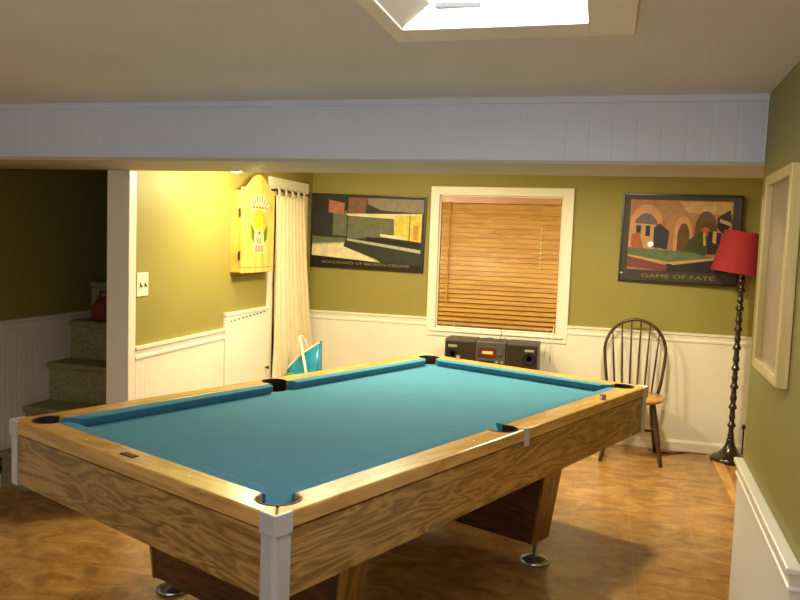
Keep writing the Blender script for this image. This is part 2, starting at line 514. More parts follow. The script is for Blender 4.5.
# ------------------------------------------------------------------ window
w = struct('window_1', BM(), M['white'], 'white cased window with honey wood blinds', 'window')
bpy.data.objects.remove(w)
bm = BM()
yc0, yc1 = YB - 0.022, YB
box(bm, CX0, WX0, yc0, yc1, 0.735, 1.918)
box(bm, WX1, CX1, yc0, yc1, 0.735, 1.918)
box(bm, WX0, WX1, yc0, yc1, WZ1, 1.918)
box(bm, WX0, WX1, yc0, yc1, 0.735, WZ0)
# jamb lining and stool
box(bm, WX0, WX0 + 0.012, yc1, YB + 0.1, WZ0, WZ1)
box(bm, WX1 - 0.012, WX1, yc1, YB + 0.1, WZ0, WZ1)
box(bm, WX0, WX1, yc1, YB + 0.1, WZ1 - 0.012, WZ1)
box(bm, WX0, WX1, yc1, YB + 0.1, WZ0, WZ0 + 0.012)
box(bm, CX0 + 0.03, CX1 - 0.03, YB - 0.034, yc0, 0.772, 0.788)
w = struct('window_1', bm, M['white'], 'white cased window with honey wood blinds', 'window', bevel=0.003)
bm = BM()
box(bm, WX0 + 0.012, WX1 - 0.012, YB + 0.07, YB + 0.1, WZ0 + 0.012, WZ0 + 0.06)
box(bm, WX0 + 0.012, WX1 - 0.012, YB + 0.07, YB + 0.1, 1.30, 1.34)
box(bm, WX0 + 0.012, WX1 - 0.012, YB + 0.07, YB + 0.1, WZ1 - 0.06, WZ1 - 0.012)
obj('window_sash', bm, M['white'], w)
obj('window_pane', bx(WX0 + 0.012, WX1 - 0.012, YB + 0.084, YB + 0.088, WZ0 + 0.012, WZ1 - 0.012), M['glass'], w)
n_ = struct('night_backdrop', bx(-2.0, 0.6, YB + 0.6, YB + 0.62, 0.2, 2.6), M['night'], 'dark sheet standing in for the night outside the window', 'outside')  # upright dark sheet in place of the unlit outside

# wood blind
BX0, BX1 = WX0 + 0.016, WX1 - 0.014
t = empty('window_blind', ((BX0 + BX1) / 2, YB + 0.02, 1.84))
tag(t, 'closed honey wood venetian blind hanging in the window', 'blind')
at(t, obj('headrail', bx(BX0, BX1, YB - 0.012, YB + 0.05, 1.792, 1.84), M['blind_head'], bevel=0.003))
bm = BM()
N = 25
for i in range(N):
    z = 1.772 - i * 0.0372
    ang = math.radians(77 if i < 14 else 77 - (i - 13) * 2.4)
    hw = 0.0245
    dy, dz = math.cos(ang) * hw, math.sin(ang) * hw
    yc = YB + 0.022
    ny_, nz_ = math.sin(ang) * 0.0014, -math.cos(ang) * 0.0014
    sag = 0.002 * math.sin(i * 1.7)
    # lower edge towards the room, gently crowned
    crown = 0.003
    pts = [(yc - dy + ny_, z - dz + nz_), (yc - ny_ * 0 - math.sin(ang) * crown, z + math.cos(ang) * crown * 0 ), (yc + dy + ny_, z + dz + nz_), (yc + dy - ny_, z + dz - nz_), (yc - dy - ny_, z - dz - nz_)]
    pts = [(yc - dy - ny_, z - dz - nz_), (yc - dy + ny_, z - dz + nz_), (yc + dy + ny_, z + dz + nz_), (yc + dy - ny_, z + dz - nz_)]
    loft(bm, [[(BX0, y, zz + sag) for y, zz in pts], [(BX1, y, zz - sag) for y, zz in pts]])
at(t, obj('slats', bm, M['blind']))
at(t, obj('bottom_rail', bx(BX0, BX1, YB + 0.0, YB + 0.034, 0.824, 0.846), M['blind'], bevel=0.003))
bm = BM(); tube(bm, [(-1.215, YB - 0.016, 1.80), (-1.212, YB - 0.016, 1.00)], 0.006, 8)
at(t, obj('tilt_wand', bm, M['blind']))
bm = BM()
for x in (-1.16, -0.495):
    for i in range(N - 1):
        z = 1.772 - (i + 0.5) * 0.0372
        if x > -1 and not (4 <= i <= 12): continue
        if x < -1: continue
        tube(bm, [(x, YB - 0.003, z + 0.010), (x, YB - 0.003, z - 0.010)], 0.0028, 6)
at(t, obj('ladder_cord', bm, M['cord']))
bm = BM()
tube(bm, [(-1.147, YB + 0.003, 0.83), (-1.145, YB - 0.026, 0.80), (-1.14, YB - 0.04, 0.76), (-1.13, YB - 0.032, 0.66)], 0.0035, 6)
at(t, obj('lift_cord', bm, M['cord']))
bm = BM()
tube(bm, [(-0.365, YB + 0.003, 0.86), (-0.368, YB - 0.03, 0.80), (-0.372, YB - 0.04, 0.76), (-0.375, YB - 0.036, 0.60)], 0.0035, 6)
tube(bm, [(-0.41, YB + 0.003, 0.84), (-0.412, YB - 0.04, 0.78), (-0.418, YB - 0.04, 0.64)], 0.0025, 6)
at(t, obj('lift_cord', bm, M['cord']))

# ------------------------------------------------------------------ posters (generic artwork in the same colours)
def flatmat(name, rgb, coat=0.0):
    m = mat(name, rgb, 0.5, 0.2, var=0.14, scale=26, coat=coat)
    if coat: m.node_tree.nodes['Principled BSDF'].inputs['Coat Roughness'].default_value = 0.015
    return m
def poly_layer(bm, pts, layer, mi, wd):
    """pts in poster units (0..1 from the top left), layered thin ink films in front of the sheet"""
    W, Hh = wd
    y = -0.0135 - 0.0002 * layer
    vs = [bm.verts.new((-W / 2 + u * W, y, Hh / 2 - v * Hh)) for u, v in pts]
    f = bm.faces.new(vs); f.material_index = mi
    return f
def arch(u0, u1, v0, v1, n=10):
    c, r = (u0 + u1) / 2, (u1 - u0) / 2
    return [(u0, v1)] + [(c - r * math.cos(PI * k / n), v0 + (v1 - v0) * 0.45 * (1 - math.sin(PI * k / n))) for k in range(n + 1)] + [(u1, v1)]
def poster(name, cx, cz, W, Hh, fw, tilt, label, layers, mats_, caption, yaw=0.0):
    t = empty(name, (cx, YB - math.sin(abs(yaw)) * W / 2, cz))
    t.rotation_euler = (0, tilt, yaw)
    tag(t, label, 'poster')
    bm = BM()
    d0 = -0.02
    box(bm, -W / 2, -W / 2 + fw, d0, 0, -Hh / 2, Hh / 2)
    box(bm, W / 2 - fw, W / 2, d0, 0, -Hh / 2, Hh / 2)
    box(bm, -W / 2 + fw, W / 2 - fw, d0, 0, Hh / 2 - fw, Hh / 2)
    box(bm, -W / 2 + fw, W / 2 - fw, d0, 0, -Hh / 2, -Hh / 2 + fw)
    obj('frame', bm, M['frame_black'], t, bevel=0.002)
    bm = BM()
    box(bm, -W / 2 + fw * 0.5, W / 2 - fw * 0.5, -0.0135, -0.006, -Hh / 2 + fw * 0.5, Hh / 2 - fw * 0.5)
    for i, (mi, pts) in enumerate(layers):
        poly_layer(bm, pts, i + 1, mi, (W, Hh))
    bmesh.ops.recalc_face_normals(bm, faces=[f for f in bm.faces])
    for f in bm.faces:
        if len(f.verts) and f.material_index and f.normal.y > 0: f.normal_flip()
    me = bpy.data.meshes.new('print'); bm.to_mesh(me); bm.free()
    for x in mats_: me.materials.append(x)
    o = bpy.data.objects.new('print', me); COL.objects.link(o); o.parent = t
    for (txt, size, v, width, mm) in caption:
        mw = Matrix.Translation((0, -0.0135 - 0.0002 * (len(layers) + 3), Hh / 2 - v * Hh)) @ Matrix.Rotation(PI / 2, 4, 'X')
        text_mesh('caption', txt, size, mm, t, mw, spacing=1.0, width=width)
    return t

capm = mat('pale caption ink', (138, 120, 76), 0.4)
capm2 = mat('dim caption ink', (128, 112, 82), 0.4)
pm = [flatmat('print night green', (54, 54, 46)), flatmat('print pale pavement', (176, 178, 150)), flatmat('print warm window', (216, 196, 84)),
      flatmat('print dusty pink', (178, 110, 92)), flatmat('print grey green', (108, 108, 84)), flatmat('print dull rose', (128, 92, 76)),
      flatmat('print black brown', (40, 32, 24)), flatmat('print orange door', (196, 140, 56)), flatmat('print lavender grey', (140, 128, 118)), flatmat('print cream', (226, 214, 170))]
L = [(0, [(.02, .02), (.98, .02), (.98, .98), (.02, .98)]),
     (8, [(.50, .04), (.98, .04), (.98, .22), (.62, .2), (.5, .12)]),
     (4, [(.20, .22), (.32, .22), (.32, .56), (.20, .56)]),
     (5, [(.33, .04), (.50, .04), (.48, .2), (.5, .36), (.4, .42), (.33, .3)]),
     (3, [(.155, .08), (.30, .12), (.29, .27), (.155, .25)]),
     (9, [(.31, .26), (.97, .225), (.97, .27), (.76, .31), (.33, .285)]),
     (4, [(.33, .29), (.74, .32), (.74, .54), (.33, .60)]),
     (2, [(.73, .26), (.97, .25), (.97, .60), (.74, .56)]),
     (7, [(.90, .38), (.945, .38), (.945, .58), (.90, .57)]),
     (6, [(.865, .25), (.872, .25), (.872, .6), (.865, .6)]),
     (1, [(.02, .58), (.34, .60), (.64, .90), (.02, .84)]),
     (9, [(.02, .70), (.30, .66), (.62, .90), (.02, .84)]),
     (4, [(.02, .585), (.32, .585), (.32, .64), (.02, .68)]),
     (0, [(.32, .60), (.97, .74), (.97, .92), (.68, .90), (.30, .70)]),
     (1, [(.33, .59), (.97, .70), (.97, .745), (.33, .62)]),
     (6, [(.50, .56), (.97, .62), (.97, .68), (.50, .6)]),
     (9, [(.62, .51), (.84, .54), (.84, .58), (.62, .55)]),
     (6, [(.02, .84), (.66, .895), (.98, .91), (.98, .98), (.02, .98)])]
poster('framed_poster', -1.896, 1.536, 0.975, 0.606, 0.010, math.radians(0.9),
       'dark framed poster captioned BOULEVARD OF BROKEN DREAMS between curtain and window', L, pm,
       [('BOULEVARD OF BROKEN DREAMS', 0.03, 0.925, 0.74, capm)])

qm = [flatmat('print slate mount', (66, 60, 52), 0.8), flatmat('print tan plaster', (164, 116, 78), 0.8), flatmat('print peach arch', (196, 140, 98), 0.8),
      flatmat('print dusk mauve', (108, 88, 96), 0.8), flatmat('print pool green', (92, 108, 72), 0.8), flatmat('print plum side', (120, 62, 66), 0.8),
      flatmat('print dark navy', (46, 40, 46), 0.8), flatmat('print umber', (96, 68, 40), 0.8), flatmat('print sand', (190, 152, 96), 0.8), flatmat('print leaf', (62, 68, 38), 0.8), flatmat('print ember', (170, 92, 60), 0.8)]
L = [(0, [(.02, .02), (.98, .02), (.98, .98), (.02, .98)]),
     (1, [(.07, .07), (.92, .07), (.92, .86), (.07, .86)]),
     (2, arch(.07, .36, .12, .66)),
     (3, arch(.10, .32, .22, .66)),
     (8, [(.08, .33), (.30, .35), (.30, .64), (.08, .64)]),
     (6, [(.13, .36), (.17, .36), (.17, .46), (.13, .46)]),
     (6, [(.21, .36), (.25, .36), (.25, .48), (.21, .48)]),
     (10, [(.09, .46), (.16, .44), (.20, .62), (.09, .62)]),
     (2, arch(.45, .60, .24, .66)),
     (7, arch(.48, .58, .32, .66)),
     (8, [(.48, .08), (.92, .08), (.92, .2), (.7, .22), (.55, .2)]),
     (7, arch(.62, .80, .18, .66)),
     (10, arch(.655, .765, .36, .66)),
     (6, [(.80, .25), (.90, .16), (.92, .30), (.86, .44), (.80, .36)]),
     (8, [(.82, .26), (.91, .30), (.91, .34), (.82, .3)]),
     (6, [(.28, .38), (.33, .33), (.41, .42), (.40, .62), (.28, .6)]),
     (10, [(.345, .3), (.375, .3), (.375, .36), (.345, .36)]),
     (9, [(.58, .5), (.68, .4), (.74, .48), (.72, .68), (.52, .68)]),
     (8, [(.69, .42), (.71, .42), (.72, .56), (.70, .56)]),
     (6, [(.73, .40), (.84, .42), (.82, .64), (.73, .66)]),
     (8, [(.77, .40), (.80, .40), (.80, .54), (.77, .52)]),
     (4, [(.07, .61), (.60, .64), (.82, .70), (.42, .76), (.07, .69)]),
     (8, [(.07, .69), (.42, .76), (.82, .69), (.82, .72), (.42, .80), (.07, .71)]),
     (5, [(.07, .71), (.42, .80), (.40, .86), (.07, .83)]),
     (6, [(.42, .80), (.88, .70), (.92, .86), (.40, .87)]),
     (6, [(.40, .78), (.45, .78), (.45, .81), (.40, .81)])]
poster('framed_poster', 0.504, 1.563, 0.826, 0.652, 0.016, math.radians(0.4),
       'black framed poster captioned GAME OF FATE behind the red lampshade', L, qm,
       [('GAME OF FATE', 0.04, 0.925, 0.50, capm)], yaw=math.radians(-2.8))

# ------------------------------------------------------------------ dart cabinet on the left wall
CXF = -2.29
t = empty('dart_cabinet', (XL, 4.776, 1.23))
tag(t, 'varnished pine dart board cabinet with arched doors and oval emblem on left wall', 'dart cabinet')
y0, y1, zb, zs, zp = 4.535, 5.017, 1.230, 1.790, 1.890
at(t, obj('carcass', bx(XL, CXF - 0.022, y0 + 0.004, y1 - 0.004, zb + 0.004, zs - 0.02), M['pine'], bevel=0.002))
def crest(n=18):
    pts = []
    c = (y0 + y1) / 2
    hw = (y1 - y0) / 2
    for k in range(n + 1):
        s = -1 + 2 * k / n
        y = c + s * hw
        a = abs(s)
        h = 0.5 + 0.5 * math.cos(PI * min(1, a / 0.9)) if a < 0.9 else 0.0
        pts.append((y, zs + (zp - zs) * h ** 0.9))
    return pts
cr = crest()
c = (y0 + y1) / 2
bm = BM()
prism(bm, [(y0, zb + 0.035)] + [p for p in cr] + [(y1, zb + 0.035)], CXF - 0.02, CXF, lambda u, v, a: (a, u, v))
dr = at(t, obj('door', bm, M['pine'], bevel=0.002))
at(t, obj('base_rail', bx(CXF - 0.02, CXF, y0, y1, zb, zb + 0.032), M['pine'], bevel=0.002))
def sub(parent_part, o):
    o.parent = parent_part
    o.matrix_parent_inverse = parent_part.matrix_basis.inverted()
    return o
def part_of(part, root, o):
    o.parent = part
    o.matrix_parent_inverse = Matrix.LocRotScale(root.location, root.rotation_euler, None).inverted() @ Matrix.LocRotScale(root.location, root.rotation_euler, None)
    return o
# emblem: pink lettering bands above and below a round-headed yellow mark between green leaves
em_pink = mat('emblem pale pink', (244, 206, 160), 0.5)
em_red = mat('emblem red', (206, 62, 56), 0.5)
em_yel = mat('emblem yellow', (250, 228, 24), 0.45)
em_grn = mat('emblem green', (92, 122, 40), 0.5)
em_tan = mat('emblem tan', (214, 162, 60), 0.5)
bm = BM()
def film(pts, layer, mi):
    x = CXF + 0.0004 + 0.0003 * layer
    f = bm.faces.new([bm.verts.new((x, c + a * 0.0125, 1.552 + b * 0.0096)) for a, b in pts])
    f.material_index = mi
def band(r0, r1, a0, a1, cy, n=12):
    A = [math.radians(a0 + (a1 - a0) * k / n) for k in range(n + 1)]
    return [(r1 * math.cos(a), cy + r1 * 1.25 * math.sin(a)) for a in A] + [(r0 * math.cos(a), cy + r0 * 1.25 * math.sin(a)) for a in reversed(A)]
film(band(9.0, 15.0, 150, 30, 3), 0, 0)
for k in range(9):                       # worn red strokes of the upper lettering, too faint to read
    a = math.radians(146 - k * 14.0)
    for rr0, rr1, wd in ((10.2, 14.4, 0.45),):
        ca, sa = math.cos(a), math.sin(a) * 1.25
        film([(rr0 * ca - wd, 3 + rr0 * sa), (rr0 * ca + wd, 3 + rr0 * sa), (rr1 * ca + wd, 3 + rr1 * sa), (rr1 * ca - wd, 3 + rr1 * sa)], 1, 1)
for k in range(5):
    film([(-8 + k * 3.6, 11.6), (-5.8 + k * 3.6, 11.4), (-5.8 + k * 3.6, 12.6), (-8 + k * 3.6, 12.8)], 1, 1)
film(band(0, 7.6, 180, 0, 1, 10) , 1, 4)
film([(-3.6, -3)] + [(3.6 * math.cos(math.radians(a)), 4 + 3.6 * math.sin(math.radians(a))) for a in range(180, -1, -20)] + [(3.6, -3)], 2, 2)
film([(-10.4, 1), (-5.4, -5), (-6.4, -13), (-9.4, -9)], 2, 3)
film([(10.4, 1), (5.0, -5), (6.2, -13), (9.6, -10)], 2, 3)
film([(-6.4, -4), (6.4, -4), (8.0, -13), (6.4, -20), (-6.4, -20), (-8.0, -13)], 1, 0)
film([(-1.2, -4.6), (1.2, -4.6), (1.4, -6.8), (-1.2, -6.8)], 3, 1)
for k in range(6):
    film([(-5.4 + k * 2.0, -14.6), (-4.4 + k * 2.0, -14.6), (-4.2 + k * 1.9, -19.2), (-5.2 + k * 1.9, -19.2)], 2, 1)
for k in range(3):
    film([(-4.0 + k * 2.6, -9), (-3.1 + k * 2.6, -9), (-1.4 + k * 2.0, -13), (-2.4 + k * 2.0, -13)], 2, 1)
bmesh.ops.recalc_face_normals(bm, faces=bm.faces[:])
e = obj('emblem', bm, None, mats=[em_pink, em_red, em_yel, em_grn, em_tan])
e.parent = dr
for zz in (1.345, 1.625):
    bm = BM(); box(bm, CXF - 0.03, CXF - 0.016, y0 - 0.007, y0 + 0.004, zz - 0.026, zz + 0.026)
    tube(bm, [(CXF - 0.02, y0 - 0.006, zz - 0.028), (CXF - 0.02, y0 - 0.006, zz + 0.028)], 0.006, 8)
    at(t, obj('hinge', bm, M['brass']))

# light switch
t = empty('light_switch', (XL, 3.556, 1.198))
tag(t, 'almond double light switch on the olive wall beside the white post', 'switch')
at(t, obj('switch_plate', bx(XL, XL + 0.007, 3.504, 3.608, 1.135, 1.262), M['plastic_white'], bevel=0.003))
for yy in (3.535, 3.577):
    bm = BM(); box(bm, XL + 0.005, XL + 0.0075, yy - 0.005, yy + 0.005, 1.188, 1.210)
    loft(bm, [[(XL + 0.006, yy - 0.004, 1.19), (XL + 0.006, yy + 0.004, 1.19), (XL + 0.006, yy + 0.004, 1.206), (XL + 0.006, yy - 0.004, 1.206)],
              [(XL + 0.018, yy - 0.003, 1.184), (XL + 0.018, yy + 0.003, 1.184), (XL + 0.018, yy + 0.003, 1.192), (XL + 0.018, yy - 0.003, 1.192)]])
    at(t, obj('toggle', bm, M['charcoal']))

# white low cover panel under the dart cabinet
t = empty('wall_cupboard', (XL + 0.0, 4.775, 0))
tag(t, 'low white wall cupboard with row of dark slots below the dart cabinet', 'cupboard')
at(t, obj('front_panel', bx(XL, XL + 0.020, 4.457, 5.096, 0, 0.948), M['white'], bevel=0.002))
at(t, obj('top_ledge', bx(XL, XL + 0.027, 4.455, 5.097, 0.948, 0.97), M['white'], bevel=0.003))
for k in range(10):
    yy = 4.52 + k * 0.055
    zz = 0.912 + k * 0.0025
    bm = BM(); box(bm, XL + 0.019, XL + 0.0212, yy, yy + 0.034 - 0.01 * (k < 3), zz - 0.004, zz + 0.004)
    at(t, obj('vent_slot', bm, M['slot']))
bm = BM(); lathe(bm, [(0, 0), (0.006, 0), (0.006, 0.012), (0.013, 0.018), (0.013, 0.024), (0, 0.028)], seg=14, mtx=Matrix.Translation((XL + 0.02, 5.07, 0.525)) @ Matrix.Rotation(PI / 2, 4, 'Y'))
at(t, obj('knob', bm, M['brass'], smooth=True))

# ------------------------------------------------------------------ curtain and rod
t = empty('doorway_curtain', (-2.31, 5.45, 0))
tag(t, 'cream tab-top curtain hanging over the closet doorway', 'curtain')
bm = BM()
tops, NZ, NY = 1.775, 26, 90
zl = 0.06
rows = []
for i in range(NZ + 1):
    f = i / NZ
    z = tops + (zl - tops) * f
    ya = 5.112 + 0.015 * f
    yb = 5.640 + 0.255 * min(1, f * 1.25) ** 1.2
    row = []
    for j in range(NY + 1):
        g = j / NY
        y = ya + (yb - ya) * g
        amp = 0.012 + 0.012 * f
        x = -2.325 + amp * math.sin(2 * PI * (g * 8.5 + 0.15 * math.sin(5 * f))) + 0.010 * f * math.sin(2 * PI * (g * 3.2 + 0.3))
        x = max(x, XL + 0.026)
        row.append(bm.verts.new((x, y, z)))
    rows.append(row)
for a, b in zip(rows, rows[1:]):
    for j in range(NY):
        bm.faces.new((a[j], a[j + 1], b[j + 1], b[j]))
o = at(t, obj('cloth', bm, M['curtain'], smooth=True))
sm = o.modifiers.new('thick', 'SOLIDIFY'); sm.thickness = 0.003
rz_, rx_ = 1.812, -2.325
for k in range(5):
    yc = 5.14 + k * 0.118
    bm = BM()
    prof = [(rx_ + 0.016, 1.77), (rx_ + 0.016, rz_)] + [(rx_ + 0.016 * math.cos(a), rz_ + 0.014 * math.sin(a)) for a in (0.5, 1.05, 1.57, 2.1, 2.6)] + [(rx_ - 0.016, rz_), (rx_ - 0.016, 1.77)]
    inner = [(rx_ + (x - rx_) * 0.82, z if z <= rz_ else rz_ + (z - rz_) * 0.82) for x, z in reversed(prof)]
    ring = prof + inner
    loft(bm, [[(x, yc - 0.02, z) for x, z in ring], [(x, yc + 0.02, z) for x, z in ring]])
    at(t, obj('tab', bm, M['curtain']))
t2 = empty('curtain_rod', (rx_, 5.44, rz_))
tag(t2, 'thin dark rod carrying the cream curtain across the doorway', 'curtain rod')
bm = BM(); tube(bm, [(rx_, 5.09, rz_), (rx_, 5.75, rz_)], 0.0085, 10); at(t2, obj('bar', bm, M['rod'], smooth=True))
for yy in (5.096, 5.745):
    bm = BM(); box(bm, XL + 0.02, rx_ + 0.004, yy - 0.005, yy + 0.005, rz_ - 0.006, rz_ + 0.006); at(t2, obj('bracket', bm, M['rod']))

# ------------------------------------------------------------------ blue tote bag
t = empty('tote_bag', (-2.13, 5.3, 0))
tag(t, 'shiny teal blue bag with white rim and strap standing against curtain bottom', 'bag')
def fr(u):      # rim height along the bag's mouth, u 0 (left) .. 1 (right)
    return 0.49 + 0.215 * u ** 0.75
bm = BM()
secs = []
nU = 10
X0, X1 = -2.268, -2.022
front, back = [], []
for (zf, thick) in ((0.0, 0.09), (0.35, 0.085), (0.7, 0.06), (1.0, 0.035)):
    ringF = []
    for k in range(nU + 1):
        u = k / nU
        z = fr(u) * zf
        xx = X0 + (X1 - X0) * u + (0.02 * (1 - zf) * (0.5 - u))
        ringF.append((xx, 5.30 - thick + 0.012 * math.sin(9 * u + 6 * zf), z))
    ringB = []
    for k in range(nU, -1, -1):
        u = k / nU
        z = (fr(u) + 0.012) * zf
        xx = X0 + (X1 - X0) * u + (0.02 * (1 - zf) * (0.5 - u))
        ringB.append((xx, 5.30 + thick * 0.8, z))
    secs.append(ringF + ringB)
loft(bm, secs)
bag = obj('bag_body', bm, M['bag_blue'], smooth=True); at(t, bag)
bm = BM()
pts = [(X0 + (X1 - X0) * k / 16 , 5.30 - 0.036 + 0.012 * math.sin(9 * k / 16 + 6), fr(k / 16)) for k in range(17)]
tube(bm, pts, 0.0075, 8); at(t, obj('rim', bm, M['bag_white'], smooth=True))
bm = BM()
pts = [(-2.176, 5.262, 0.742), (-2.16, 5.255, 0.70), (-2.15, 5.25, 0.665), (-2.13, 5.232, 0.60), (-2.11, 5.222, 0.53), (-2.09, 5.214, 0.45), (-2.08, 5.21, 0.40)]
secs = []
for p in pts:
    secs.append([(p[0] - 0.009, p[1], p[2] - 0.003), (p[0] + 0.009, p[1], p[2] + 0.003), (p[0] + 0.009, p[1] - 0.006, p[2] + 0.003), (p[0] - 0.009, p[1] - 0.006, p[2] - 0.003)])
loft(bm, secs)
tube(bm, [(-2.176, 5.262, 0.742), (-2.165, 5.29, 0.745), (-2.15, 5.32, 0.70), (-2.14, 5.335, 0.66)], 0.006, 6)
at(t, obj('strap', bm, M['bag_white']))
bm = BM()
pts = []
for k in range(9):
    u = k / 8
    xx = X0 - 0.006 + 0.13 * u
    pts.append([(xx, 5.206, 0.40), (xx, 5.206 , 0.40 + 0.075 * math.sin(PI * (0.15 + 0.8 * u))), (xx, 5.214, 0.40 + 0.075 * math.sin(PI * (0.15 + 0.8 * u))), (xx, 5.214, 0.40)])
loft(bm, pts)
at(t, obj('print_patch', bm, M['bag_green']))

# ------------------------------------------------------------------ stereo on a low bench under the window
t = empty('stereo_bench', (-0.8, 5.74, 0))
tag(t, 'low dark bench under the window carrying the stereo', 'bench')
obj('bench_top', bx(-0.42, 0.42, -0.16, 0.16, 0.47, 0.50), M['walnut'], t, bevel=0.003)
for sx in (-0.38, 0.38):
    for sy in (-0.12, 0.12):
        obj('leg', bx(sx - 0.02, sx + 0.02, sy - 0.02, sy + 0.02, 0, 0.47), M['walnut'], t)

t = empty('stereo', (-0.798, 5.73, 0.50))
tag(t, 'dark grey boombox stereo with two speakers standing under the window', 'stereo')
h = 0.258
def spk(sx, sgn):
    bm = BM()
    yf = -0.10
    box(bm, sx - 0.118, sx + 0.118, yf, 0.11, 0, h)
    p = obj('speaker', bm, M['charcoal'], t, bevel=0.01, seg=3)
    obj('grille', bx(sx - 0.11, sx + 0.11, yf - 0.006, yf, 0.012, h - 0.02), M['speaker_cloth'], p, bevel=0.003)
    bm = BM()
    lathe(bm, [(0, 0), (0.02, 0.0), (0.044, 0.006), (0.048, 0.006), (0.048, 0), (0.0, -0.004)], seg=20, mtx=Matrix.Translation((sx + sgn * 0.055, yf - 0.006, 0.145)) @ Matrix.Rotation(PI / 2, 4, 'X'))
    obj('driver', bm, M['black'], p, smooth=True)
    obj('badge', bx(sx + sgn * 0.055 - 0.034, sx + sgn * 0.055 + 0.034, yf - 0.009, yf - 0.005, 0.197, 0.214), M['silver'], p)
spk(-0.232, -1); spk(0.232, 1)
bm = BM(); box(bm, -0.112, 0.112, -0.11, 0.11, 0, h - 0.004)
dk = obj('deck', bm, M['charcoal'], t, bevel=0.006)
obj('display', bx(-0.092, 0.04, -0.116, -0.109, 0.14, 0.205), M['display'], dk)
ob = obj('display_readout', bx(-0.06, 0.02, -0.1175, -0.115, 0.162, 0.182), M['disp_lit'], dk); ob['label'] = 'glowing amber readout'
obj('tape_door', bx(-0.09, 0.03, -0.116, -0.109, 0.02, 0.115), M['black'], dk, bevel=0.003)
for (bxx, bz, r_) in ((0.072, 0.17, 0.02), (0.05, 0.105, 0.009), (0.09, 0.105, 0.009)):
    bm = BM(); lathe(bm, [(0, 0), (r_, 0), (r_ * 0.9, 0.012), (0, 0.013)], seg=16, mtx=Matrix.Translation((bxx, -0.109, bz)) @ Matrix.Rotation(PI / 2, 4, 'X'))
    obj('control_knob', bm, M['silver'] if r_ < 0.01 else M['charcoal'], dk, smooth=False)
bm = BM(); tube(bm, [(-0.06, 0.0, h), (-0.03, -0.01, h + 0.012), (0.0, 0.03, h + 0.004)], 0.003, 6); obj('aerial_wire', bm, M['black'], t)
bm = BM(); tube(bm, [(0.05, 0.0, h), (0.06, 0.04, h + 0.05), (0.045, 0.06, h + 0.075)], 0.0022, 6); obj('aerial_wire', bm, M['black'], t)
bm = BM(); tube(bm, [(0.05, 0, h), (0.09, -0.03, h + 0.015), (0.11, 0.02, h + 0.004)], 0.0025, 6)
obj('aerial_wire', bm, M['black'], t)

# ------------------------------------------------------------------ windsor chair
t = empty('windsor_chair', (0.236, 5.60, 0))
tag(t, 'bow-back spindle chair with honey seat and dark legs against the cream wainscot', 'chair')
bm = BM()
out = []
for k in range(28):
    a = 2 * PI * k / 28
    sx, sy = math.cos(a), math.sin(a)
    ex = 0.205 * (abs(sx) ** 0.75) * (1 if sx > 0 else -1)
    ey = 0.2 * (abs(sy) ** 0.75) * (1 if sy > 0 else -1)
    ex *= 1.0 - 0.10 * (sy > 0) * abs(sy)
    out.append((ex, ey))
loft(bm, [[(x * 0.86, y * 0.86, 0.415) for x, y in out], [(x * 0.98, y * 0.98, 0.428) for x, y in out], [(x, y, 0.442) for x, y in out], [(x * 0.97, y * 0.97, 0.452) for x, y in out], [(x * 0.6, y * 0.6, 0.443) for x, y in out]])
obj('seat', bm, M['seat_wood'], t, smooth=True)
for (fx, fy, tx, ty) in ((-0.205, -0.19, -0.13, -0.12), (0.195, -0.19, 0.13, -0.12), (-0.19, 0.215, -0.125, 0.12), (0.18, 0.215, 0.125, 0.12)):
    bm = BM()
    P0, P1 = Vector((tx, ty, 0.42)), Vector((fx, fy, 0.0))
    fs = [0, .1, .25, .42, .5, .58, .75, .9, 1]
    tube(bm, [P0.lerp(P1, f) for f in fs], [.012, .015, .018, .017, .019, .017, .016, .0145, .013], 10)
    obj('leg', bm, M['walnut'], t, smooth=True)
def legp(fx, fy, tx, ty, z): return Vector((tx, ty, 0.42)).lerp(Vector((fx, fy, 0)), 1 - z / 0.42)
a, b = legp(-0.205, -0.19, -0.13, -0.12, 0.2), legp(-0.19, 0.215, -0.125, 0.12, 0.2)
c2, d2 = legp(0.195, -0.19, 0.13, -0.12, 0.2), legp(0.18, 0.215, 0.125, 0.12, 0.2)
for p, q in ((a, b), (c2, d2), ((a + b) / 2, (c2 + d2) / 2)):
    bm = BM(); tube(bm, [p.lerp(q, f) for f in (0, .25, .5, .75, 1)], [.008, .010, .013, .010, .008], 8)
    obj('stretcher', bm, M['walnut'], t, smooth=True)
# bow
def lean(z): return 0.145 + (z - 0.44) * 0.19
bow = []
for k in range(33):
    a = PI * k / 32
    zc = 0.735
    x = -0.214 * math.cos(a)
    z = zc + 0.228 * math.sin(a)
    bow.append((x, lean(z), z))
left = [(-0.172, lean(0.44), 0.44), (-0.19, lean(0.52), 0.52), (-0.205, lean(0.64), 0.64)]
right = [(-x, y, z) for x, y, z in reversed(left)]
bm = BM(); tube(bm, left + bow + right, 0.0115, 10)
obj('bow', bm, M['walnut'], t, smooth=True)
for k in range(6):
    s = (k - 2.5)
    xb = s * 0.051; xt = s * 0.066
    zt = 0.735 + 0.228 * math.sqrt(max(0, 1 - (xt / 0.214) ** 2))
    bm = BM()
    P0, P1 = Vector((xb, lean(0.44), 0.44)), Vector((xt, lean(zt), zt))
    tube(bm, [P0.lerp(P1, f) for f in (0, .2, .45, .8, 1)], [.0055, .007, .0075, .0055, .005], 8)
    obj('spindle', bm, M['walnut'], t, smooth=True)

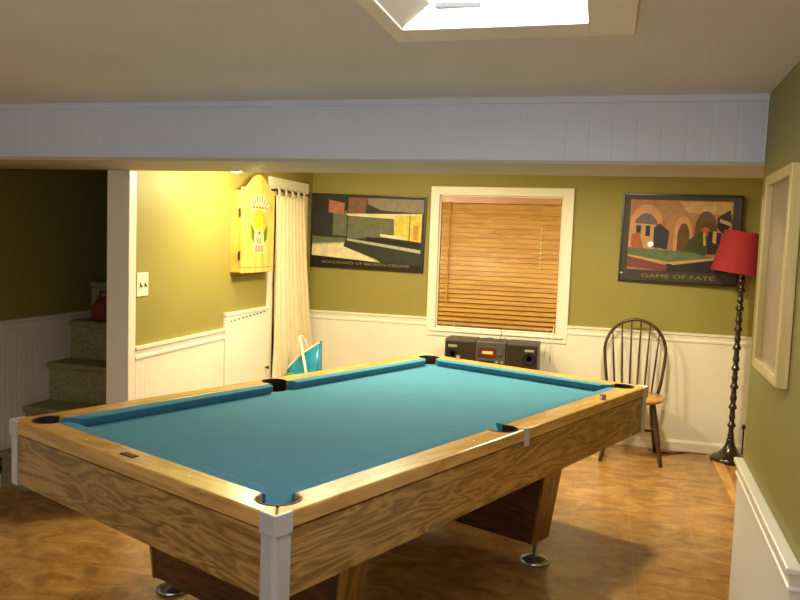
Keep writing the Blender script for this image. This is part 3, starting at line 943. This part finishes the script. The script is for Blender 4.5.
# ------------------------------------------------------------------ floor lamp
t = empty('floor_lamp', (0.918, 5.77, 0))
tag(t, 'tall dark turned floor lamp with tilted red shade beside the right spur wall', 'floor lamp')
bm = BM(); lathe(bm, [(0.0, 0.0), (0.129, 0.0), (0.131, 0.022), (0.118, 0.036), (0.085, 0.05), (0.055, 0.078), (0.034, 0.12), (0.026, 0.15), (0.03, 0.16), (0.0, 0.165)], seg=32)
obj('base', bm, M['lamp_dark'], t, smooth=True)
prof = [(0.0, 0.15)]
z = 0.155; k = 0
while z < 1.27:
    hgt = (0.088, 0.058, 0.072, 0.058)[k % 4]
    r_ = (0.024, 0.029, 0.022, 0.029)[k % 4]
    prof += [(0.0165, z), (r_ * 0.88, z + hgt * 0.08), (r_, z + hgt * 0.22), (r_ * 0.94, z + hgt * 0.42), (r_ * 0.75, z + hgt * 0.55), (0.0185, z + hgt * 0.7), (0.0175, z + hgt * 0.92)]
    z += hgt; k += 1
prof += [(0.012, z), (0.010, 1.36), (0.0, 1.365)]
bm = BM(); lathe(bm, prof, seg=18); obj('pole', bm, M['lamp_dark'], t, smooth=True)
bm = BM(); tube(bm, [(0, 0, 1.34), (0.008, 0, 1.46)], 0.012, 10); obj('lamp_socket', bm, M['brass'], t)
tl = Matrix.Translation((-0.042, 0, 1.335)) @ Matrix.Rotation(math.radians(8), 4, 'Y')
bm = BM()
rings = []
for r_, z in ((0.170, 0.0), (0.1685, 0.003), (0.133, 0.287), (0.1325, 0.290), (0.129, 0.290), (0.166, 0.0)):
    rings.append([tl @ Vector((r_ * math.cos(2 * PI * i / 40), r_ * math.sin(2 * PI * i / 40), z)) for i in range(40)])
loft(bm, rings + [rings[0]], caps=False)
sh = obj('lamp_shade', bm, M['shade_red'], t, smooth=True); sh['label'] = 'red tapered shade leaning to the right'
bm = BM()
for ang in (0, 2 * PI / 3, 4 * PI / 3):
    tube(bm, [tl @ Vector((0, 0, 0.27)), tl @ Vector((0.130 * math.cos(ang), 0.130 * math.sin(ang), 0.280))], 0.003, 6)
tube(bm, [tl @ Vector((0, 0, 0.10)), tl @ Vector((0, 0, 0.28))], 0.004, 6)
lathe(bm, [(0, 0.27), (0.012, 0.272), (0.014, 0.285), (0.006, 0.293), (0.009, 0.302), (0, 0.31)], seg=12, mtx=tl)
obj('finial', bm, M['black'], t)

# thin dark stick beside the lamp
t = empty('short_stick', (1.022, 5.90, 0))
tag(t, 'short thin dark stick with round knob standing behind the lamp base', 'stick')
bm = BM(); tube(bm, [(0, 0, 0), (0, 0.005, 0.215)], 0.006, 8); obj('shaft', bm, M['lamp_dark'], t)
bm = BM(); lathe(bm, [(0, 0.205), (0.012, 0.212), (0.017, 0.226), (0.012, 0.24), (0, 0.246)], seg=14); obj('knob', bm, M['lamp_dark'], t, smooth=True)
# cable on the floor
bm = BM()
tube(bm, [(0.37, 5.83, 0.006), (0.45, 5.80, 0.006), (0.53, 5.84, 0.006), (0.62, 5.86, 0.006), (0.70, 5.87, 0.006), (0.78, 5.87, 0.006)], 0.0035, 6)
tube(bm, [(0.40, 5.79, 0.006), (0.50, 5.78, 0.006), (0.58, 5.82, 0.006), (0.66, 5.875, 0.006)], 0.0045, 6)
tag(obj('floor_cable', bm, M['black']), 'dark cable lying on floor along the baseboard between chair and lamp', 'cable')

# ------------------------------------------------------------------ display frame on the spur wall
t = empty('display_frame', (0.503, 2.46, 1.42))
ang_ = math.atan2(0.517 - 0.488, 2.951 - 1.99)
t.rotation_euler = (0, 0, -ang_)
tag(t, 'empty pale wood shadow box frame with pinkish backing on the right spur wall', 'frame')
fy0, fy1, fz0, fz1 = -0.2, 0.228, -0.307, 0.307
bw, xi, xo = 0.032, -0.002, -0.033
bm = BM()
box(bm, xo, xi, fy0, fy0 + bw, fz0, fz1); box(bm, xo, xi, fy1 - bw, fy1, fz0, fz1)
box(bm, xo, xi, fy0 + bw, fy1 - bw, fz0, fz0 + bw); box(bm, xo, xi, fy0 + bw, fy1 - bw, fz1 - bw, fz1)
obj('frame', bm, M['pale_wood'], t, bevel=0.003)
o = obj('backing', bx(-0.014, xi, fy0 + bw, fy1 - bw, fz0 + bw, fz1 - bw), M['board'], t); o['label'] = 'pinkish tan backing'

# ------------------------------------------------------------------ things in the dark stairwell
t = empty('folded_bundle', (-3.055, 4.185, 0.904))
tag(t, 'brick red soft bundle sitting on the dark carpeted stairs', 'bundle')
bm = BM()
rings = []
for r_, z in ((0.085, 0.0), (0.105, 0.03), (0.10, 0.08), (0.07, 0.13), (0.025, 0.155)):
    rings.append([(r_ * (1 + 0.12 * math.sin(3 * a + z * 20)) * math.cos(a), 0.8 * r_ * (1 + 0.1 * math.cos(4 * a)) * math.sin(a), z) for a in [2 * PI * i / 18 for i in range(18)]])
loft(bm, rings)
obj('cloth', bm, M['red_cloth'], t, smooth=True)
bm = BM(); tube(bm, [(0.04, -0.03, 0.13), (0.02, -0.03, 0.19), (-0.03, -0.02, 0.185), (-0.05, -0.01, 0.11)], 0.008, 8); obj('loop', bm, M['red_cloth'], t, smooth=True)
# wall plate low on the stairwell wall
t = empty('wall_outlet', (XS + 0.012, 3.52, 0.14))
tag(t, 'brown wall outlet low on the stairwell beadboard at the picture edge', 'outlet')
at(t, obj('outlet_plate', bx(XS + 0.012, XS + 0.018, 3.475, 3.565, 0.075, 0.205), mat('brown outlet plate', (96, 82, 68), 0.4), bevel=0.002))
for zz in (0.11, 0.17):
    at(t, obj('socket', bx(XS + 0.017, XS + 0.0195, 3.50, 3.54, zz - 0.016, zz + 0.016), M['slot'], bevel=0.003))

# ------------------------------------------------------------------ pool table (local x runs along its length, y across)
TR = math.radians(66.8867)
T = empty('pool_table', (-0.9146, 3.179, 0), TR)
tag(T, 'oak pool table with teal blue cloth and aluminium corners in the middle of the room', 'pool table')
TL, TW = 2.56, 1.42
RW, ZR, ZB, ZBED = 0.102, 0.779, 0.733, 0.738     # rail width, rail top, rail bottom, bed
PC, PR = 0.100, 0.060                              # corner pocket centre offset and radius
SP, SR = 0.072, 0.060
SU = 1.225                                         # side pockets' place along the length                              # side pocket centre and radius
def loc(u, v): return (u - TL / 2, v - TW / 2)

def arc(cx, cy, r, a0, a1, n=10):
    return [(cx + r * math.cos(math.radians(a0 + (a1 - a0) * k / n)), cy + r * math.sin(math.radians(a0 + (a1 - a0) * k / n))) for k in range(n + 1)]
# outline of one long rail's top (u along, v across) with corner and side cut-outs
dd = PR * math.sqrt(0.5)
ca_end = math.degrees(math.asin((RW - PC) / PR))
sa = math.degrees(math.asin((RW - SP) / SR))
long_poly = [(0.0, 0.0), (TL, 0.0)]
long_poly += [(TL - u, v) for u, v in arc(PC, PC, PR, 225, 360 + ca_end)]
long_poly += [(u, v) for u, v in arc(SU, SP, SR, sa, sa - (180 + 2 * sa), 16)]
long_poly += list(reversed(arc(PC, PC, PR, 225, 360 + ca_end)))
short_poly = [(0.0, 0.0), (0.0, TW)] + [(u, TW - v) for u, v in reversed(list(reversed(arc(PC, PC, PR, 225, 90 - ca_end))))] + list(reversed(arc(PC, PC, PR, 225, 90 - ca_end)))
def rail(poly, fx, fy, m):
    bm = BM()
    prism(bm, poly, ZB, ZR, lambda u, v, a: loc(fx(u), fy(v)) + (a,))
    return obj('rail', bm, m, T, bevel=0.006)
ident = lambda s: s
fu, fv = (lambda s: TL - s), (lambda s: TW - s)
rail(long_poly, ident, ident, M['rail_x']); rail(long_poly, ident, fv, M['rail_x'])
rail(short_poly, ident, ident, M['rail_y']); rail(short_poly, fu, ident, M['rail_y'])

# cushions: covered rubber with a nose, mitred at the pockets
def cushion(c0, c1, n0, n1, along, flip_u, flip_v):
    prof = [(RW - 0.004, ZR - 0.001, 0), (RW + 0.03, ZR - 0.001, .6), (RW + 0.044, ZR - 0.004, 1), (RW + 0.046, ZR - 0.008, 1), (RW + 0.030, ZBED + 0.001, .8), (RW - 0.004, ZBED + 0.001, 0)]
    bm = BM()
    secs = []
    for s0, s1 in ((c0, n0), (c1, n1)):
        ring = []
        for v, z, f in prof:
            s = s0 + (s1 - s0) * f
            u_, v_ = (s, v) if along == 'u' else (v, s)
            if flip_u: u_ = TL - u_
            if flip_v: v_ = TW - v_
            ring.append(loc(u_, v_) + (z,))
        secs.append(ring)
    loft(bm, secs)
    return obj('cushion', bm, M['cloth'], T, bevel=0.0015)
g0 = PC + PR - 0.012
for fv_ in (False, True):
    for fu_ in (False, True):
        su = (TL - SU) if fu_ else SU
        cushion(g0, su - SR - 0.002, g0 + 0.05, su - SR - 0.016, 'u', fu_, fv_)
for fu_ in (False, True):
    cushion(g0, TW - g0, g0 + 0.05, TW - g0 - 0.05, 'v', fu_, False)

# slate bed with notches for the pockets
bed = []
E0 = RW - 0.006
def corner_notch(fu_, fv_):
    hc = PC - 0.022
    pts = arc(hc, hc, PR, 90, 0, 8)        # bites the corner of the slate
    rr = math.sqrt(max(0, PR ** 2 - (E0 - hc) ** 2))
    pts = [(E0, hc + rr)] + [p for p in pts if p[0] > E0 and p[1] > E0] + [(hc + rr, E0)]
    return [((TL - u) if fu_ else u, (TW - v) if fv_ else v) for u, v in pts]
q = math.degrees(math.asin((E0 - SP) / SR))
side_n = arc(SU, SP, SR, 180 - q, q, 12)
bed += corner_notch(False, False)
bed += side_n
bed += list(reversed(corner_notch(True, False)))
bed += corner_notch(True, True)
bed += [(u, TW - v) for u, v in reversed(side_n)]
bed += list(reversed(corner_notch(False, True)))
bm = BM(); prism(bm, bed, ZBED - 0.03, ZBED, lambda u, v, a: loc(u, v) + (a,))
obj('bed', bm, M['cloth'], T)

# aprons (vertical, figured oak)
AZ = 0.548
AT = 0.022
obj('apron', bx(-TL / 2 + 0.01, TL / 2 - 0.01, -TW / 2 + 0.006, -TW / 2 + 0.006 + AT, AZ, ZB - 0.004), M['apron_x'], T, bevel=0.002)
obj('apron', bx(-TL / 2 + 0.01, TL / 2 - 0.01, TW / 2 - 0.006 - AT, TW / 2 - 0.006, AZ, ZB - 0.004), M['apron_x'], T, bevel=0.002)
obj('apron', bx(-TL / 2 + 0.006, -TL / 2 + 0.006 + AT, -TW / 2 + 0.01, TW / 2 - 0.01, AZ, ZB - 0.004), M['apron_y'], T, bevel=0.002)
obj('apron', bx(TL / 2 - 0.006 - AT, TL / 2 - 0.006, -TW / 2 + 0.01, TW / 2 - 0.01, AZ, ZB - 0.004), M['apron_y'], T, bevel=0.002)
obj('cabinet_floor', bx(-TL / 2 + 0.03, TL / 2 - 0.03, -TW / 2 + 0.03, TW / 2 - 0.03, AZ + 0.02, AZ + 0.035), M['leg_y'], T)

# aluminium corners: cap on the rail, post below
def corner(fu_, fv_):
    def L_(poly, z0, z1):
        bm = BM()
        prism(bm, [((TL - u) if fu_ else u, (TW - v) if fv_ else v) for u, v in poly], z0, z1, lambda u, v, a: loc(u, v) + (a,))
        return bm
    def Lsec(o, w, t_, r_):
        outer = [(w, -o)] + [(r_ - o + r_ * math.cos(a) - 0.0, r_ - o + r_ * math.sin(a)) for a in [math.radians(270 - 90 * k / 5) for k in range(6)]] + [(-o, w)]
        inner = [(t_ - o, w), (t_ - o, t_ - o), (w, t_ - o)]
        return outer + inner
    post = obj('corner_post', L_(Lsec(0.0, 0.054, 0.012, 0.016), AZ - 0.003, ZB - 0.008), M['alu'], T)
    cap = obj('corner_cap', L_(Lsec(0.0045, 0.058, 0.012, 0.012), ZB - 0.01, ZR + 0.002), M['alu'], T, bevel=0.003)
for a_ in (False, True):
    for b_ in (False, True):
        corner(a_, b_)

# pockets: dark liner collar in the rail cut-out and a cup below
def pocket(u, v, r, a0, a1):
    x, y = loc(u, v)
    bm = BM()
    ro, ri = r + 0.001, r - 0.0035
    ring = []
    n = 18
    A = [math.radians(a0 + (a1 - a0) * k / n) for k in range(n + 1)]
    secs = [[(x + rr * math.cos(a), y + rr * math.sin(a), z) for rr, z in ((ri, ZB - 0.02), (ri, ZR - 0.002), (ri + 0.001, ZR + 0.0012), (ro + 0.001, ZR + 0.0012), (ro, ZR), (ro, ZB - 0.02))] for a in A]
    loft(bm, secs)
    p = obj('pocket', bm, M['pocket'], T)
    bm = BM()
    lathe(bm, [(0, 0.60), (r * 0.8, 0.602), (r * 0.98, 0.64), (r * 0.98, ZBED - 0.032), (r * 0.92, ZBED - 0.032), (r * 0.9, 0.645), (r * 0.72, 0.61), (0, 0.61)], x, y, 24)
    obj('pocket_cup', bm, M['pocket'], p, smooth=False)
    return p
ce = -32
pocket(PC, PC, PR, 90 - ce, 360 + ce); pocket(TL - PC, PC, PR, 180 - ce, 450 + ce)
pocket(TL - PC, TW - PC, PR, 270 - ce, 540 + ce); pocket(PC, TW - PC, PR, 0 - ce, 270 + ce)
pocket(SU, SP, SR, 180 - sa, 360 + sa); pocket(SU, TW - SP, SR, 0 - sa, 180 + sa)

# bright metal clips outside the side pockets
for fy, sg in ((0.0, 1), (TW, -1)):
    bm = BM()
    y = fy - sg * 0.003
    xs0, xs1 = SU - TL / 2 + 0.046, SU - TL / 2 + 0.078
    xx, yy = loc(TL / 2, fy)
    box(bm, xs0, xs1, min(yy - sg * 0.004, yy + sg * 0.002), max(yy - sg * 0.004, yy + sg * 0.002), ZB - 0.02, ZR + 0.002)
    box(bm, xs0, xs1, min(yy - sg * 0.004, yy + sg * 0.016), max(yy - sg * 0.004, yy + sg * 0.016), ZR - 0.001, ZR + 0.003)
    obj('pocket_bracket', bm, M['alu'], T)

# sights inlaid in the rail tops and a name plate on the near rail
sp = 0.28
for side in (0, 1):
    for k in range(1, 8):
        if k == 4: continue
        u = 0.15 + k * sp
        x, y = loc(u, 0.05 if side == 0 else TW - 0.05)
        bm = BM(); lathe(bm, [(0, ZR - 0.001), (0.0045, ZR - 0.001), (0.0045, ZR + 0.0006), (0, ZR + 0.0007)], x, y, 12)
        obj('sight', bm, M['ivory'], T)
    for k in range(1, 4):
        x, y = loc(0.05 if side == 0 else TL - 0.05, 0.14 + k * sp)
        if side == 0 and k == 2: continue
        bm = BM(); lathe(bm, [(0, ZR - 0.001), (0.0045, ZR - 0.001), (0.0045, ZR + 0.0006), (0, ZR + 0.0007)], x, y, 12)
        obj('sight', bm, M['ivory'], T)
x, y = loc(0.047, 0.725)
pl = obj('name_plate', bx(x - 0.013, x + 0.013, y - 0.035, y + 0.035, ZR - 0.001, ZR + 0.0025), M['plate'], T, bevel=0.001)
obj('plate_rim', bx(x - 0.009, x + 0.009, y - 0.030, y + 0.030, ZR + 0.0024, ZR + 0.0032), M['brass'], pl)

# pedestal legs with levelling feet
def pedestal(u0, u1, sgn):
    xa, xb = u0 - TL / 2, u1 - TL / 2
    bm = BM()
    def sec(z, v0, v1, ins): return [(xa + ins, v0 - TW / 2, z), (xb - ins, v0 - TW / 2, z), (xb - ins, v1 - TW / 2, z), (xa + ins, v1 - TW / 2, z)]
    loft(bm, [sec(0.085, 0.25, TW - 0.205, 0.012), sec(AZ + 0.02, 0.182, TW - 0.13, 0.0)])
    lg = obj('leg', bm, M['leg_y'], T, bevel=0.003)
    for v0, v1, s in ((0.25, 0.182, -1), (TW - 0.205, TW - 0.13, 1)):
        bm = BM()
        yb, yt = v0 - TW / 2, v1 - TW / 2
        e = 0.006
        loft(bm, [[(xa + 0.012 - e, yb, 0.083), (xb - 0.012 + e, yb, 0.083), (xb - 0.012 + e, yb + s * 0.012, 0.083), (xa + 0.012 - e, yb + s * 0.012, 0.083)],
                  [(xa - e, yt, AZ + 0.018), (xb + e, yt, AZ + 0.018), (xb + e, yt + s * 0.012, AZ + 0.018), (xa - e, yt + s * 0.012, AZ + 0.018)]])
        obj('end_board', bm, M['leg_z'], lg)
        bm = BM()
        lathe(bm, [(0, 0.0), (0.07, 0.0), (0.071, 0.008), (0.06, 0.018), (0.03, 0.03), (0.016, 0.036), (0.014, 0.088), (0, 0.09)], (xa + xb) / 2 + sgn * 0.045, yb + s * 0.010, 28)
        obj('levelling_foot', bm, M['chrome'], lg, smooth=True)
pedestal(0.47, 0.59, 1); pedestal(1.835, 2.005, -1)

# chalk cubes on the rails
def chalk(x, y, rz, label):
    t = empty('chalk_cube', (x, y, ZR), rz)
    tag(t, label, 'chalk', 'cue chalk on the table rails')
    obj('wrapper', bx(-0.011, 0.011, -0.011, 0.011, 0, 0.018), M['chalk_pink'], t, bevel=0.001)
    bm = BM(); loft(bm, [[(-0.011, -0.011, 0.018), (0.011, -0.011, 0.018), (0.011, 0.011, 0.018), (-0.011, 0.011, 0.018)], [(-0.011, -0.011, 0.022), (0.011, -0.011, 0.022), (0.011, 0.011, 0.022), (-0.011, 0.011, 0.022)], [(-0.005, -0.005, 0.019), (0.005, -0.005, 0.019), (0.005, 0.005, 0.019), (-0.005, 0.005, 0.019)]])
    obj('chalk_face', bm, M['chalk_blue'], t)
chalk(0.018, 3.63, 0.5, 'chalk cube on the long rail near the right corner pocket')
chalk(-0.834, 4.50, 0.2, 'chalk cube on the far short rail in front of the stereo')

# ------------------------------------------------------------------ lights
def area(name, loc_, rot, size, power, col, sy=None, spread=None):
    l = bpy.data.lights.new(name, 'AREA'); l.energy = power; l.color = col
    l.shape = 'RECTANGLE' if sy else 'DISK'; l.size = size
    if sy: l.size_y = sy
    if spread: l.spread = spread
    o = bpy.data.objects.new(name, l); COL.objects.link(o); o.location = loc_; o.rotation_euler = rot
    return o
def point(name, loc_, power, col, r=0.04):
    l = bpy.data.lights.new(name, 'POINT'); l.energy = power; l.color = col; l.shadow_soft_size = r
    o = bpy.data.objects.new(name, l); COL.objects.link(o); o.location = loc_
    return o
WARM = (1.0, 0.89, 0.56)
point('wall spotlight', (-2.04, 4.20, 1.79), 21, (1.0, 0.90, 0.46), 0.035)
area('ceiling downlight', (-1.2, 4.3, CF - 0.005), (0, 0, 0), 0.16, 38, WARM)
point('added fill for the left wall', (-1.6, 4.3, 1.93), 19, WARM, 0.06)  # added light that brightens the left wall, no fixture belongs to it
area('ceiling downlight', (0.1, 4.5, CF - 0.005), (0, 0, 0), 0.16, 36, WARM)
area('unseen cool fill behind the camera', (-1.95, -2.6, 1.6), (math.radians(90), 0, math.radians(-14)), 1.4, 19, (0.66, 0.80, 1.0), 0.8)  # broad unseen cool source, tints the faces turned towards the camera
area('added ceiling fill behind the photographer', (-0.6, -0.8, 1.1), (PI, 0, 0), 0.4, 44, (0.94, 0.97, 1.0))  # added out of view to lift the brightness of the ceiling
point('camera flash', (0.03, -0.02, 1.56), 3.6, (0.85, 0.92, 1.0), 0.035)

wd = bpy.data.worlds.new('World'); S.world = wd; wd.use_nodes = True
wd.node_tree.nodes['Background'].inputs['Color'].default_value = (0.05, 0.06, 0.08, 1)
wd.node_tree.nodes['Background'].inputs['Strength'].default_value = 0.2

# ------------------------------------------------------------------ camera
cam = bpy.data.cameras.new('camera')
cam.sensor_width = 36.0; cam.sensor_fit = 'HORIZONTAL'
cam.lens = 762.93 / 800 * 36.0
cam.clip_start = 0.02
co = bpy.data.objects.new('camera', cam); COL.objects.link(co)
r = Vector((0.9644659, 0.2617732, 0.0357813)); dn = Vector((0.0547664, -0.0655907, -0.9963426)); f = Vector((-0.2584688, 0.9628981, -0.0775964))
mw = Matrix.Identity(4)
for i in range(3):
    mw[i][0] = r[i]; mw[i][1] = -dn[i]; mw[i][2] = -f[i]
mw.translation = (0, 0, 1.48)
co.matrix_world = mw
S.camera = co

S.view_settings.view_transform = 'Standard'
S.view_settings.look = 'None'
S.view_settings.gamma = 1.0
S.view_settings.exposure = 0.0
S.view_settings.use_curve_mapping = False
try:
    S.cycles.use_denoising = True
    S.cycles.max_bounces = 10
    S.cycles.diffuse_bounces = 6
except Exception:
    pass
